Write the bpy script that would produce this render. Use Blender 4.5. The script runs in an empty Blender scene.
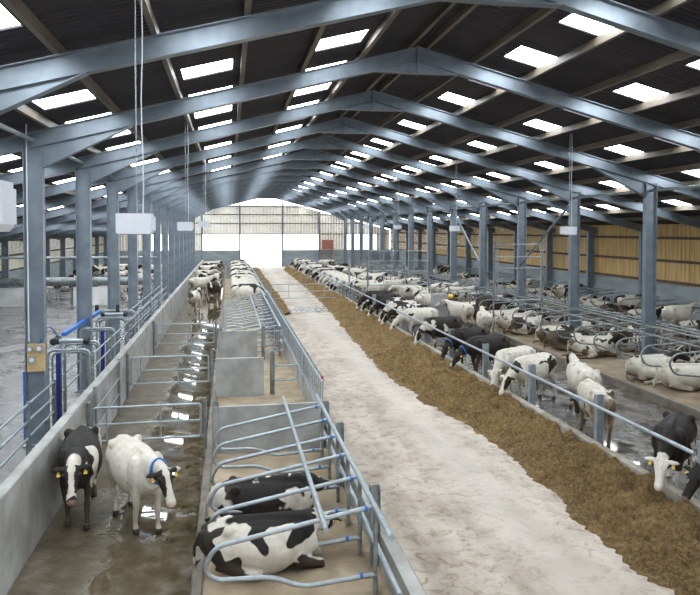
import bpy, math, random
from mathutils import Vector, Matrix, noise
random.seed(7)
col = bpy.context.scene.collection
PI = math.pi
BAY, Y0, XL, XR, XRIDGE, ZR, SL = 4.88, 15.1, -4.15, 13.89, 4.4, 9.0, .257
XOL, XOR, YG = -14.2, 20.6, Y0+4.88*14
def zroof(x): return ZR-SL*abs(x-XRIDGE)

# ------------------------------------------------------------------ helpers
class MB:
    def __init__(s): s.v=[]; s.f=[]; s.sm=[]
    def add(s, vs, fs, smooth=False):
        b=len(s.v); s.v+= [tuple(p) for p in vs]; s.f+= [tuple(b+i for i in f) for f in fs]; s.sm+=[smooth]*len(fs)
    def box(s, x0,x1,y0,y1,z0,z1, M=None):
        vs=[Vector((x,y,z)) for z in (z0,z1) for y in (y0,y1) for x in (x0,x1)]
        if M: vs=[M@p for p in vs]
        s.add(vs,[(0,2,3,1),(4,5,7,6),(0,1,5,4),(2,6,7,3),(0,4,6,2),(1,3,7,5)])
    def cbox(s,x,y,z,w,d,h,M=None): s.box(x-w/2,x+w/2,y-d/2,y+d/2,z-h/2,z+h/2,M)
    def tube(s, pts, r, n=8, closed=False):
        pts=[Vector(p) for p in pts]; N=len(pts); rings=[]
        t0=(pts[1]-pts[0]).normalized()
        up=Vector((0,0,1)) if abs(t0.z)<.9 else Vector((1,0,0))
        a=t0.cross(up).normalized()
        for i,p in enumerate(pts):
            if closed: t=(pts[(i+1)%N]-pts[i-1]).normalized()
            elif i==0: t=t0
            elif i==N-1: t=(pts[-1]-pts[-2]).normalized()
            else: t=((pts[i+1]-p).normalized()+(p-pts[i-1]).normalized()).normalized()
            a=(a-t*a.dot(t)).normalized(); b=t.cross(a)
            rr=r[i] if isinstance(r,(list,tuple)) else r
            rings.append([p+a*(math.cos(2*PI*k/n)*rr)+b*(math.sin(2*PI*k/n)*rr) for k in range(n)])
        vs=[q for rg in rings for q in rg]; fs=[]
        for i in range(N if closed else N-1):
            j=(i+1)%N
            for k in range(n): fs.append((i*n+k,i*n+(k+1)%n,j*n+(k+1)%n,j*n+k))
        s.add(vs,fs,True)
        if not closed: s.add(rings[0],[tuple(range(n-1,-1,-1))]); s.add(rings[-1],[tuple(range(n))])
    def prism(s, prof, y0, y1, axis='y'):
        n=len(prof)
        if axis=='y': vs=[(x,y,z) for y in (y0,y1) for x,z in prof]
        elif axis=='x': vs=[(y,x,z) for y in (y0,y1) for x,z in prof]
        else: vs=[(x,z,y) for y in (y0,y1) for x,z in prof]
        s.add(vs,[tuple(range(n)),tuple(range(2*n-1,n-1,-1))]+[(i,i+n,(i+1)%n+n,(i+1)%n) for i in range(n)])
    def sphere(s,c,r,n=10,m=7,sc=(1,1,1)):
        vs=[];fs=[]
        for i in range(m+1):
            th=PI*i/m
            for k in range(n):
                ph=2*PI*k/n; vs.append((c[0]+r*sc[0]*math.sin(th)*math.cos(ph),c[1]+r*sc[1]*math.sin(th)*math.sin(ph),c[2]+r*sc[2]*math.cos(th)))
        for i in range(m):
            for k in range(n): fs.append((i*n+k,(i+1)*n+k,(i+1)*n+(k+1)%n,i*n+(k+1)%n))
        s.add(vs,fs,True)
    def mesh(s,name,mat=None):
        me=bpy.data.meshes.new(name); me.from_pydata(s.v,[],s.f); me.update()
        for p,q in zip(me.polygons,s.sm): p.use_smooth=q
        if mat: me.materials.append(mat)
        return me
    def build(s,name,mat,parent=None,loc=None):
        o=bpy.data.objects.new(name,s.mesh(name,mat)); col.objects.link(o)
        if loc: o.location=loc
        if parent: o.parent=parent
        return o
def rnd(pts, rad, n=5):
    """polyline with rounded corners"""
    P=[Vector(p) for p in pts]; out=[P[0]]
    for i in range(1,len(P)-1):
        a,b,c=P[i-1],P[i],P[i+1]; u=(a-b); v=(c-b); r=min(rad,u.length*.49,v.length*.49)
        p0=b+u.normalized()*r; p1=b+v.normalized()*r
        for k in range(n+1):
            t=k/n; out.append(p0*(1-t)**2+b*2*t*(1-t)+p1*t*t)
    out.append(P[-1]); return out
def tag(o,label=None,cat=None,group=None,kind=None):
    if label:o['label']=label
    if cat:o['category']=cat
    if group:o['group']=group
    if kind:o['kind']=kind
    return o
def empty(name,loc=(0,0,0),rz=0):
    o=bpy.data.objects.new(name,None); col.objects.link(o); o.location=loc; o.rotation_euler.z=rz; o.empty_display_size=.2; return o
def copy_tree(o,parent=None):
    c=o.copy(); col.objects.link(c)
    if parent: c.parent=parent
    for ch in list(o.children): copy_tree(ch,c)
    return c
ORD='first second third fourth fifth sixth seventh eighth ninth tenth eleventh twelfth thirteenth fourteenth fifteenth sixteenth seventeenth eighteenth nineteenth'.split()
TENS={2:'twent',3:'thirt',4:'fort',5:'fift',6:'sixt'}
def ordn(i):
    if i<20: return ORD[i-1]
    t,u=divmod(i,10)
    return TENS[t]+('ieth' if u==0 else 'y-'+ORD[u-1])
def struct(o): o['kind']='structure'; return o

# ------------------------------------------------------------------ materials
def new(name):
    m=bpy.data.materials.new(name); m.use_nodes=True; nt=m.node_tree
    return m,nt,nt.nodes['Principled BSDF']
def N(nt,t,**k):
    n=nt.nodes.new(t)
    for a,b in k.items():
        if hasattr(n,a): setattr(n,a,b)
        else: n.inputs[a.replace('_',' ')].default_value=b
    return n
def ramp(nt,fac,stops):
    r=nt.nodes.new('ShaderNodeValToRGB'); e=r.color_ramp.elements
    while len(e)<len(stops): e.new(.5)
    for x,(p,c) in zip(e,stops): x.position=p; x.color=(*c,1) if len(c)==3 else c
    nt.links.new(fac,r.inputs[0]); return r.outputs[0]
def coords(nt,scale=(1,1,1),kind='Object'):
    tc=nt.nodes.new('ShaderNodeTexCoord'); mp=nt.nodes.new('ShaderNodeMapping'); mp.inputs['Scale'].default_value=scale
    nt.links.new(tc.outputs[kind],mp.inputs[0]); return mp.outputs[0]
def noi(nt,vec,scale,detail=4,rough=.55,dist=0):
    n=nt.nodes.new('ShaderNodeTexNoise'); n.inputs['Scale'].default_value=scale; n.inputs['Detail'].default_value=detail
    n.inputs['Roughness'].default_value=rough; n.inputs['Distortion'].default_value=dist; nt.links.new(vec,n.inputs['Vector']); return n.outputs['Fac']
def mixc(nt,fac,a,b,mode='MIX'):
    m=nt.nodes.new('ShaderNodeMix'); m.data_type='RGBA'; m.blend_type=mode
    for s,v in ((0,fac),(6,a),(7,b)):
        if hasattr(v,'is_output'): nt.links.new(v,m.inputs[s])
        else: m.inputs[s].default_value=v if s==0 else ((*v,1) if len(v)==3 else v)
    return m.outputs[2]
def bump(nt,p,h,st,dist=.02):
    b=nt.nodes.new('ShaderNodeBump'); b.inputs['Strength'].default_value=st; b.inputs['Distance'].default_value=dist
    nt.links.new(h,b.inputs['Height']); nt.links.new(b.outputs[0],p.inputs['Normal'])
def mat(name,c1,c2=None,scale=3,rough=.6,metal=0,stretch=(1,1,1),bs=0,spec=None,kind='Object',lo=.35,hi=.65,det=4,bscale=None):
    m,nt,p=new(name); p.inputs['Roughness'].default_value=rough; p.inputs['Metallic'].default_value=metal
    if spec is not None: p.inputs['Specular IOR Level'].default_value=spec
    v=coords(nt,stretch,kind); n=noi(nt,v,scale,det)
    if c2 is None: c2=tuple(x*.8 for x in c1)
    nt.links.new(ramp(nt,n,[(lo,c1),(hi,c2)]),p.inputs['Base Color'])
    if bs: bump(nt,p,noi(nt,v,bscale or scale*4,5),bs)
    return m
M={}
M['steel']=mat('painted_steel',(.25,.295,.34),(.185,.22,.26),2.5,.36,.35,det=5)
M['galv']=mat('galvanised_tube',(.40,.45,.48),(.30,.34,.37),9,.42,.55)
M['galvd']=mat('dirty_galvanised',(.30,.33,.34),(.17,.18,.18),5,.5,.45)
M['panel']=mat('concrete_panel',(.40,.41,.40),(.27,.27,.26),2.2,.75,bs=.3,det=8)
M['wallc']=mat('stained_concrete',(.42,.42,.40),(.26,.25,.23),1.6,.7,bs=.3,det=9)
M['bluec']=mat('pale_concrete_wall',(.33,.37,.39),(.24,.27,.28),.8,.75,stretch=(1,1,3),bs=.2,det=8)
M['white_wall']=mat('whitewashed_concrete',(.88,.90,.92),(.62,.60,.56),.9,.7,det=8)
M['wood']=mat('timber_boards',(.72,.52,.24),(.46,.31,.13),1.3,.75,stretch=(7,7,.4),det=5)  # albedo raised to stand for daylight passing through the boarding
M['woodpale']=mat('pale_daylit_boards',(.82,.77,.66),(.66,.60,.48),1.0,.75,stretch=(5,5,.4),det=5)  # pale tone carries the glow of daylight through the boards
M['woodrail']=mat('dark_timber_rail',(.13,.10,.07),(.09,.07,.05),2,.8)
M['purlin']=mat('purlin_timber',(.20,.165,.125),(.10,.08,.06),1.2,.5,stretch=(3,.5,3))
M['ply']=mat('plywood',(.58,.42,.22),(.48,.33,.16),4,.6,stretch=(1,1,4))
M['blue']=mat('blue_plastic',(.03,.16,.55),(.02,.12,.42),4,.4)
M['darkblue']=mat('dark_blue_paint',(.02,.035,.22),(.015,.025,.15),4,.4)
M['black']=mat('black_rubber',(.02,.02,.02),(.03,.03,.03),6,.55)
M['white']=mat('white_enamel',(.72,.75,.80),(.66,.69,.75),3,.45)
M['yellow']=mat('yellow_plastic',(.85,.58,.04),(.75,.48,.03),4,.45)
M['red']=mat('brick_red',(.42,.16,.12),(.33,.12,.09),3,.8)
M['redcap']=mat('red_plastic',(.6,.04,.03),None,3,.5)
M['eye']=mat('eye_black',(.01,.008,.006),None,3,.15)
# roof sheets
m,nt,p=new('fibre_cement_sheet'); v=coords(nt); w=nt.nodes.new('ShaderNodeTexWave'); w.bands_direction='Y'; w.inputs['Scale'].default_value=2.1
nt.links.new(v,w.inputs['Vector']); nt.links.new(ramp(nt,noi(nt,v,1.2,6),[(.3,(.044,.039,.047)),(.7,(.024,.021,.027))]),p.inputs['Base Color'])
p.inputs['Roughness'].default_value=.8; bump(nt,p,w.outputs['Fac'],.8,.05); M['roof']=m
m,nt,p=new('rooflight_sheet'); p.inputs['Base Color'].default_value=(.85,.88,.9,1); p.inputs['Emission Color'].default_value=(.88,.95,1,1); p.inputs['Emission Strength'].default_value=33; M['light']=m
# passage floor
m,nt,p=new('passage_concrete'); v=coords(nt); vs=coords(nt,(1,.16,1))
c=ramp(nt,noi(nt,v,1.1,9,.66),[(.33,(.21,.165,.125)),(.47,(.34,.285,.235)),(.62,(.46,.405,.35))])
c=mixc(nt,.45,c,ramp(nt,noi(nt,vs,1.0,5,.6),[(.38,(.235,.185,.14)),(.58,(.50,.44,.375))]))
sp=ramp(nt,noi(nt,v,4.2,9,.78,.8),[(.50,(1.08,1.08,1.08)),(.62,(.60,.51,.42))])
c=mixc(nt,.9,c,sp,'MULTIPLY'); sx=nt.nodes.new('ShaderNodeSeparateXYZ'); nt.links.new(v,sx.inputs[0])
nb=nt.nodes.new('ShaderNodeMath'); nb.operation='MULTIPLY_ADD'; nt.links.new(noi(nt,v,.8,4),nb.inputs[0]); nb.inputs[1].default_value=.9; nt.links.new(sx.outputs[0],nb.inputs[2])
mr=nt.nodes.new('ShaderNodeMapRange'); mr.inputs['From Min'].default_value=4.2; mr.inputs['From Max'].default_value=4.9; nt.links.new(nb.outputs[0],mr.inputs['Value'])
mr2=nt.nodes.new('ShaderNodeMapRange'); mr2.inputs['From Min'].default_value=5.9; mr2.inputs['From Max'].default_value=5.1; nt.links.new(nb.outputs[0],mr2.inputs['Value'])
mm=nt.nodes.new('ShaderNodeMath'); mm.operation='MULTIPLY'; nt.links.new(mr.outputs[0],mm.inputs[0]); nt.links.new(mr2.outputs[0],mm.inputs[1])
m3=nt.nodes.new('ShaderNodeMath'); m3.operation='MULTIPLY'; nt.links.new(mm.outputs[0],m3.inputs[0]); m3.inputs[1].default_value=.55
c=mixc(nt,m3.outputs[0],c,(.52,.475,.42))
nt.links.new(c,p.inputs['Base Color']); p.inputs['Roughness'].default_value=.72
bump(nt,p,noi(nt,v,9,6),.35,.02); M['floor']=m
# wet slurry floors
def wet(name,ca,cb,cc,rl,rh,sc,channel=False):
    m,nt,p=new(name); v=coords(nt); n=noi(nt,v,sc,7,.6,.4)
    if channel:   # standing water lies in the hollow along the cubicle side, the wall side is trodden muck
        sx=nt.nodes.new('ShaderNodeSeparateXYZ'); nt.links.new(v,sx.inputs[0])
        mr=nt.nodes.new('ShaderNodeMapRange'); mr.inputs['From Min'].default_value=-2.1; mr.inputs['From Max'].default_value=-1.55; mr.inputs['To Min'].default_value=.22; mr.inputs['To Max'].default_value=-.16
        nt.links.new(sx.outputs[0],mr.inputs['Value']); ad=nt.nodes.new('ShaderNodeMath'); ad.operation='ADD'; nt.links.new(n,ad.inputs[0]); nt.links.new(mr.outputs[0],ad.inputs[1]); n=ad.outputs[0]
    nt.links.new(ramp(nt,noi(nt,v,2.8,8,.65),[(.32,ca),(.5,cb),(.68,cc)]),p.inputs['Base Color'])
    nt.links.new(ramp(nt,n,[(.46,(rl,)*3),(.6,(rh,)*3)]),p.inputs['Roughness'])
    r=ramp(nt,n,[(.46,(0,0,0)),(.62,(1,1,1))]); mm=nt.nodes.new('ShaderNodeMath'); mm.operation='MULTIPLY'
    nt.links.new(r,mm.inputs[0]); nt.links.new(noi(nt,v,11,5),mm.inputs[1]); bump(nt,p,mm.outputs[0],.6,.03); return m
M['wetL']=wet('slurry_floor',(.06,.045,.022),(.10,.078,.045),(.17,.145,.11),.03,.5,1.2,True)
M['wetR']=wet('wet_alley_floor',(.045,.038,.03),(.085,.073,.06),(.15,.135,.118),.06,.5,.9)
M['yard']=wet('yard_floor',(.12,.115,.115),(.18,.17,.168),(.25,.235,.23),.22,.55,.45)
M['cross']=wet('crossing_floor',(.20,.19,.175),(.26,.245,.225),(.33,.31,.29),.08,.5,.5)
M['bed']=mat('sand_bedding',(.40,.32,.22),(.24,.18,.115),1.6,.9,bs=.6,det=9,bscale=12)
M['bedR']=mat('trodden_bedding',(.31,.24,.16),(.155,.115,.072),1.3,.9,bs=.6,det=9,bscale=12)
M['kerb']=mat('kerb_concrete',(.22,.19,.155),(.12,.10,.08),2.5,.75,bs=.4,det=8)
M['kerbl']=mat('feed_kerb',(.42,.38,.32),(.24,.205,.16),2.5,.8,bs=.3,det=8)
m,nt,p=new('silage'); v=coords(nt); vv=coords(nt,(1,2.2,1))
c=ramp(nt,noi(nt,v,16,8,.75,.5),[(.36,(.035,.019,.006)),(.48,(.17,.098,.030)),(.64,(.42,.275,.105))])
c=mixc(nt,.35,c,ramp(nt,noi(nt,v,1.8,4),[(.35,(.08,.045,.014)),(.65,(.27,.17,.06))]))
nt.links.new(c,p.inputs['Base Color']); p.inputs['Roughness'].default_value=.9; bump(nt,p,noi(nt,vv,26,6,.8),1,.05); M['silage']=m
# outside ground
M['outside']=mat('bright_yard_concrete',(.72,.70,.66),(.62,.60,.56),.4,.85)
# cow coat
m,nt,p=new('cow_coat'); tc=nt.nodes.new('ShaderNodeTexCoord')
def oattr(n):
    a=nt.nodes.new('ShaderNodeAttribute'); a.attribute_type='OBJECT'; a.attribute_name=n; return a.outputs['Fac']
def mth(op,a,b):
    x=nt.nodes.new('ShaderNodeMath'); x.operation=op
    for i,q in enumerate((a,b)):
        if hasattr(q,'is_output'): nt.links.new(q,x.inputs[i])
        else: x.inputs[i].default_value=q
    return x.outputs[0]
nz=nt.nodes.new('ShaderNodeTexNoise'); nz.noise_dimensions='4D'; nz.inputs['Scale'].default_value=1.55; nz.inputs['Detail'].default_value=2.5; nz.inputs['Roughness'].default_value=.5; nz.inputs['Distortion'].default_value=.3
nt.links.new(tc.outputs['Object'],nz.inputs['Vector']); nt.links.new(mth('MULTIPLY',oattr('coat_seed'),7.31),nz.inputs['W'])
za=nt.nodes.new('ShaderNodeAttribute'); za.attribute_name='zone'; sep=nt.nodes.new('ShaderNodeSeparateColor'); nt.links.new(za.outputs['Color'],sep.inputs[0])
blk=mth('MULTIPLY',mth('SUBTRACT',nz.outputs['Fac'],.5),3.4)
blk=mth('ADD',blk,oattr('coat_bias')); blk=mth('ADD',blk,mth('MULTIPLY',mth('SUBTRACT',sep.outputs[0],.5),oattr('coat_face')))
blk=mth('SUBTRACT',blk,mth('MULTIPLY',mth('ABSOLUTE',mth('SUBTRACT',sep.outputs[0],.5),0),oattr('head_white')))
msk=ramp(nt,blk,[(.0,(0,0,0)),(.04,(1,1,1))])
fine=noi(nt,tc.outputs['Object'],4,6,.7)
white=ramp(nt,fine,[(.3,(.72,.69,.63)),(.7,(.50,.45,.37))]); black=ramp(nt,fine,[(.3,(.007,.0065,.008)),(.7,(.016,.014,.013))])
c=mixc(nt,msk,white,black)
blk=blk
dm=mth('MULTIPLY',mth('MULTIPLY',mth('ADD',mth('MULTIPLY',sep.outputs[2],.85),.15),oattr('coat_dirt')),ramp(nt,noi(nt,tc.outputs['Object'],3.2,5,.7),[(.3,(.25,)*3),(.6,(1,)*3)]))
c=mixc(nt,dm,c,(.20,.145,.085)); c=mixc(nt,sep.outputs[1],c,(.52,.33,.28))
nt.links.new(c,p.inputs['Base Color']); p.inputs['Roughness'].default_value=.6; p.inputs['Specular IOR Level'].default_value=.22
bump(nt,p,noi(nt,tc.outputs['Object'],30,3),.25,.01); M['cow']=m

# ------------------------------------------------------------------ setting: ground and floors
b=MB(); b.box(-60,70,-6,160,-.5,-.12); struct(b.build('ground',M['outside']))
def slab(name,x0,x1,y0,y1,z0,z1,mt):
    b=MB(); b.box(x0,x1,y0,y1,z0,z1); return struct(b.build(name,mt))
YE=YG+.2
slab('floor_feed_passage',2.15,7.45,-4,YE+8,-.12,0,M['floor'])
slab('floor_slurry_alley',-2.85,-.5,-4,YE,-.12,0,M['wetL'])
slab('floor_collecting_yard',XOL,-2.85,-4,YE,-.12,0,M['yard'])
slab('floor_cow_alley',7.45,11.4,-4,YE,-.12,0,M['wetR'])
slab('floor_back_alley',16.3,18.2,-4,YE,-.12,0,M['wetR'])
def bed(x0,x1,y0,y1,z=.18,mt='bed'):
    nx=max(2,int((x1-x0)/.12)); ny=int((y1-y0)/.14); b=MB(); vs=[];fs=[]
    for j in range(ny+1):
        for i in range(nx+1):
            x=x0+(x1-x0)*i/nx; y=y0+(y1-y0)*j/ny
            e=min(i,nx-i)/2; e=min(1,e)
            vs.append((x,y,z+(noise.noise(Vector((x*1.6,y*1.6,3)))*.035+noise.noise(Vector((x*7,y*7,1)))*.015)*e))
    for j in range(ny):
        for i in range(nx):
            a=j*(nx+1)+i; fs.append((a,a+1,a+nx+2,a+nx+1))
    b.add(vs,fs,True)
    bd=[(x0,y0),(x1,y0),(x1,y1),(x0,y1)]
    b.box(x0,x1,y0,y1,-.12,z-.06)
    return struct(b.build('floor_cubicle_bedding',M[mt]))
bed(-.35,2.15,-4,62,.15); bed(11.55,16.15,-4,YE-.3,mt='bedR'); bed(18.35,XOR-.1,-4,YE-.3,mt='bedR')
def kerb(x0,x1,h,y0=-4,y1=YE-.3,mt='kerb'):
    b=MB(); b.prism([(x0,-.12),(x1,-.12),(x1,h-.02),(x1-.02,h),(x0+.02,h),(x0,h-.02)],y0,y1); o=struct(b.build('kerb',M[mt])); return o
kerb(-.5,-.35,.2); kerb(11.4,11.55,.24); kerb(16.15,16.3,.24); kerb(18.2,18.35,.24)
slab('floor_left_standing',-.35,2.15,62,YE,-.12,.0,M['wetL'])
# raised feed kerb under the post and rail fence
kerb(7.3,7.47,.34,-4,YE-3,'kerbl')

slab('floor_wet_crossing',2.46,7.3,36.9,39.8,-.05,.006,M['cross'])
# ------------------------------------------------------------------ outer walls
def boards(b,along,a0,a1,z0,z1f,x,th=.025,w=.15,gap=-.008):
    a=a0; i=0
    while a<a1-.02:
        e=min(a+w,a1); z1=min(z1f(a),z1f(e)) if callable(z1f) else z1f
        if z1>z0+.05:
            off=.03*(i%2)
            if along=='y': b.box(x+off,x+off+th,a,e,z0,z1)
            else: b.box(a,e,x+off,x+off+th,z0,z1)
        a+=w+gap; i+=1
b=MB(); b.box(XOR,XOR+.15,-4,YG,-.12,2.1); struct(b.build('wall_right',M['bluec']))
b=MB(); b.box(XOL-.15,XOL,-4,YG,-.12,1.95); struct(b.build('wall_left',M['bluec']))
b=MB(); boards(b,'y',-4,YG,2.0,4.97,XOR+.16); struct(b.build('wall_right_boarding',M['wood']))
b=MB(); boards(b,'y',-4,YG,1.88,4.25,XOL-.24,w=.15,gap=-.008); struct(b.build('wall_left_boarding',M['woodpale']))
for nm,x in (('trim_right',XOR+.08),('trim_left',XOL-.14)):
    b=MB(); 
    for z in ((2.2,3.2,4.3) if x>0 else (2.0,3.0,4.0)): b.box(x,x+.07,-4,YG,z-.06,z+.06)
    struct(b.build(nm,M['woodrail']))
# far gable: px 203..320 is the opening
GX=[-12,-5.0,-.0,5.05,10.4,13.9,17.6,20.6]
OPEN=[(-9.4,-5.0),(-3.3,11.3),(14.6,18.9)]
b=MB()
def inopen(x): return any(a<=x<=c for a,c in OPEN)
xs=sorted([XOL]+[q for r in OPEN for q in r]+[XOR])
for a,c in zip(xs,xs[1:]):
    lo=4.15 if inopen((a+c)/2) else 2.1
    def top(x): return min(zroof(x)-.15, 7.75)
    boards(b,'x',a,c,lo,top,YG+.1,w=.17,gap=.009)
struct(b.build('wall_far',M['woodpale']))
b=MB()
for z in (4.15,5.5,6.6,7.6):
    h=(ZR-z)/SL; b.box(max(XOL,XRIDGE-h),min(XOR,XRIDGE+h),YG+.02,YG+.1,z-.05,z+.05)
struct(b.build('trim_far',M['woodrail']))
b=MB(); b.box(XOL,1.3,YG,YG+.18,-.12,2.1); b.box(6.75,XOR,YG,YG+.18,-.12,2.1); struct(b.build('wall_far_lower',M['bluec']))

# unseen near gable behind the camera, added to cut flat frontal light
b=MB()
for a,c in ((XOL,-2.9),(-2.9,9.5),(9.5,XOR)):
    boards(b,'x',a,c,4.3 if a==-2.9 else 2.1,lambda x: min(zroof(x)-.15,8.4),-4.05,w=.17,gap=.012)
struct(b.build('wall_near_unseen',M['woodpale']))
b=MB(); b.box(XOL,-2.9,-4.2,-4.02,-.12,2.1); b.box(9.5,XOR,-4.2,-4.02,-.12,2.1); struct(b.build('wall_near_unseen_lower',M['bluec']))

# ------------------------------------------------------------------ roof with rooflights
gapL=[(XRIDGE-1.37*(k+1),XRIDGE-1.37*k) for k in (1,3,5,7,9,11)]  # outermost line added to brighten the left aisle
gapR=[(XRIDGE+1.37*k,XRIDGE+1.37*(k+1)) for k in (1,3,5,7,9)]
colsX=[(a+.17,a+1.17,'L',i) for i,(a,c) in enumerate(gapL)]+[(a+.50,a+1.37,'R',i) for i,(a,c) in enumerate(gapR)]
def rowsY(side):
    out=[]
    for k in range(-3,14):
        y=Y0+BAY*k
        for off in ((.55,2.95) if side=='L' else (.75,3.3)): out.append((y+off,y+off+.95))
    return [r for r in out if r[1]<YG-.3]
TH=.17
b=MB()
for side in 'LR':
    cs=[c for c in colsX if c[2]==side]; ys=rowsY(side)
    X=sorted([XOL-.5,XRIDGE] if side=='L' else [XRIDGE,XOR+.5]); X=sorted(set(X+[c[0] for c in cs]+[c[1] for c in cs]))
    Y=sorted(set([-4,YG+.6]+[y for r in ys for y in r]))
    for x0,x1 in zip(X,X[1:]):
        hole=any(abs(x0-c[0])<1e-6 for c in cs)
        if not hole:
            z0,z1=zroof(x0)+TH,zroof(x1)+TH; b.add([(x0,-4,z0),(x1,-4,z1),(x1,YG+.6,z1),(x0,YG+.6,z0)],[(0,1,2,3)]); continue
        for y0,y1 in zip(Y,Y[1:]):
            if any(abs(y0-r[0])<1e-6 for r in ys): continue
            z0,z1=zroof(x0)+TH,zroof(x1)+TH; b.add([(x0,y0,z0),(x1,y0,z1),(x1,y1,z1),(x0,y1,z0)],[(0,1,2,3)])
o=struct(b.build('ceiling',M['roof'])); sm=o.modifiers.new('s','SOLIDIFY'); sm.thickness=.03; sm.offset=1
# each rooflight
cnt=0
for cx0,cx1,side,i in colsX:
    b=MB(); w=cx1-cx0+.06; s_=-SL if side=='R' else SL
    xm=(cx0+cx1)/2; prof=[]
    n=10; vs=[];fs=[]
    b.add([(-w/2,-.5,-w/2*s_),(w/2,-.5,w/2*s_),(w/2,.5,w/2*s_),(-w/2,.5,-w/2*s_),(-w/2,-.5,-w/2*s_+.02),(w/2,-.5,w/2*s_+.02),(w/2,.5,w/2*s_+.02),(-w/2,.5,-w/2*s_+.02)],
          [(3,2,1,0),(4,5,6,7),(0,1,5,4),(1,2,6,5),(2,3,7,6),(3,0,4,7)])
    me=b.mesh('rooflight',M['light'])
    for j,(y0,y1) in enumerate(rowsY(side)):
        if y0<3: continue
        if i==4 and y0<15: continue
        o=bpy.data.objects.new('rooflight',me); col.objects.link(o); o.location=(xm,(y0+y1)/2,zroof(xm)+TH+.035)
        tag(o,f"bright white rooflight in the {ordn(i+1)} line below the ridge on the {'left' if side=='L' else 'right'} slope, {ordn(j+1-3)} along" if j>2 else f"bright white rooflight near the front, {ordn(i+1)} line down the {'left' if side=='L' else 'right'} slope, step {j+1}",'rooflight','rooflights in the barn roof')
# purlins
for side in (-1,1):
    for k in range(0,14):
        x=XRIDGE+side*(1.37*k if k else .22)
        if not (XOL<x<XOR): continue
        b=MB(); z=zroof(x); b.box(x-.045,x+.045,-4,YG+.3,z+.0,z+.165)
        tag(b.build('purlin',M['purlin']),f"timber purlin running the length of the barn, {ordn(k+1)} from the ridge on the {'left' if side<0 else 'right'} slope",'purlin','roof purlins')

# ------------------------------------------------------------------ portal frames
def ibeam(b,p0,p1,d,w,tf=.022,tw=.014,up=Vector((0,0,1)),d1=None):
    """I section from p0 to p1, depth d along `up` measured downwards from the line, flange width w along Y"""
    p0,p1=Vector(p0),Vector(p1); Yv=Vector((0,1,0)); d1=d1 or d
    def seg(o0a,o0b,o1a,o1b,hw):
        vs=[p0+up*o0a-Yv*hw,p0+up*o0a+Yv*hw,p0+up*o0b+Yv*hw,p0+up*o0b-Yv*hw,p1+up*o1a-Yv*hw,p1+up*o1a+Yv*hw,p1+up*o1b+Yv*hw,p1+up*o1b-Yv*hw]
        b.add(vs,[(0,1,2,3),(7,6,5,4),(0,4,5,1),(1,5,6,2),(2,6,7,3),(3,7,4,0)])
    seg(0,-tf,0,-tf,w/2); seg(-d+tf,-d,-d1+tf,-d1,w/2); seg(-tf,-d+tf,-tf,-d1+tf,tw/2)
DR=.345
def column(x,zt,y=0,d=.40,w=.19):
    b=MB(); ibeam(b,(x-d/2,0,-.1),(x-d/2,0,zt),d,w,up=Vector((-1,0,0)))
    b.cbox(x,0,.02,d+.12,w+.14,.03); return b
def frame_at():
    r=empty('portal_frame')
    for x in (XOL+.25,XL,XR,XOR-.25):
        column(x,zroof(x)-DR+.03-.1*(x in (XL,XR))*0).build('column',M['steel'],r)
    for sd,xe in ((-1,XOL-.3),(1,XOR+.3)):
        b=MB(); ibeam(b,(XRIDGE,0,ZR),(xe,0,zroof(xe)),DR,.19); b.build('rafter',M['steel'],r)
    # apex haunch
    b=MB()
    for sd in (-1,1):
        ibeam(b,(XRIDGE,0,ZR-DR+.02),(XRIDGE+sd*1.0,0,zroof(XRIDGE+1.0)-DR+.02),.3,.19,d1=.03)
    b.box(XRIDGE-.03,XRIDGE+.03,-.1,.1,ZR-DR-.29,ZR); b.build('apex_haunch',M['steel'],r)
    for x,sd in ((XL,1),(XR,-1)):
        b=MB(); x0=x+sd*.2; ibeam(b,(x0,0,zroof(x0)-DR+.02),(x0+sd*1.9,0,zroof(x0+sd*1.9)-DR+.02),.5,.19,d1=.03); b.build('knee_haunch',M['steel'],r)
    return r
fr=None
for n,k in enumerate(range(-2,14)):
    if fr is None: fr=frame_at(); o=fr
    else: o=copy_tree(fr)
    o.location=(0,Y0+BAY*k,0)
    tag(o,f"grey-blue steel portal frame with tall columns and sloping rafters, {ordn(n+1)} along the barn",'portal frame','portal frames carrying the roof')
# eaves ties
for nm,x,z,s in (('left',XL,6.62,'left'),('right',XR,6.0,'right')):
    b=MB(); b.tube([(x,Y0-BAY,z),(x,YG,z)],.05,8); tag(b.build('eaves_tie',M['galv']),f"long steel tie tube linking the tops of the inner columns on the {s}",'tie')
b=MB(); b.tube([(XR-.05,Y0+BAY*5,5.9),(XR-.05,Y0+BAY*4,2.6)],.05,8); tag(b.build('diagonal_brace',M['steel']),'dark diagonal steel brace between two inner columns on the right','brace')
b=MB(); b.tube([(XR-.05,Y0+BAY*3,3.0),(XR-.05,Y0+BAY*2,5.9)],.05,8); tag(b.build('diagonal_brace',M['steel']),'diagonal steel brace nearer the front between the inner columns on the right','brace')
b=MB()
for x in (-3.35,1.3,6.65,11.35): 
    b=MB(); ibeam(b,(x-.1,0,-.1),(x-.1,0,zroof(x)-.3),.2,.15,up=Vector((-1,0,0)))
    o=b.build('gable_post',M['steel']); o.location.y=YG-.12
    tag(o,{-3.35:'slim steel gable post at the left edge of the wide end opening',1.3:'slim steel gable post on the left of the passage doorway',6.65:'slim steel gable post on the right of the passage doorway',11.35:'slim steel gable post at the right edge of the wide end opening'}[x],'post','gable posts')
b=MB(); b.box(11.7,13.1,YG-.55,YG-.15,2.2,3.4); b.box(11.8,11.9,YG-.5,YG-.3,0,2.2); b.box(12.9,13.0,YG-.5,YG-.3,0,2.2); tag(b.build('wall_box',M['red']),'brick-red box on legs against the far gable beside the wide opening','box')

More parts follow.
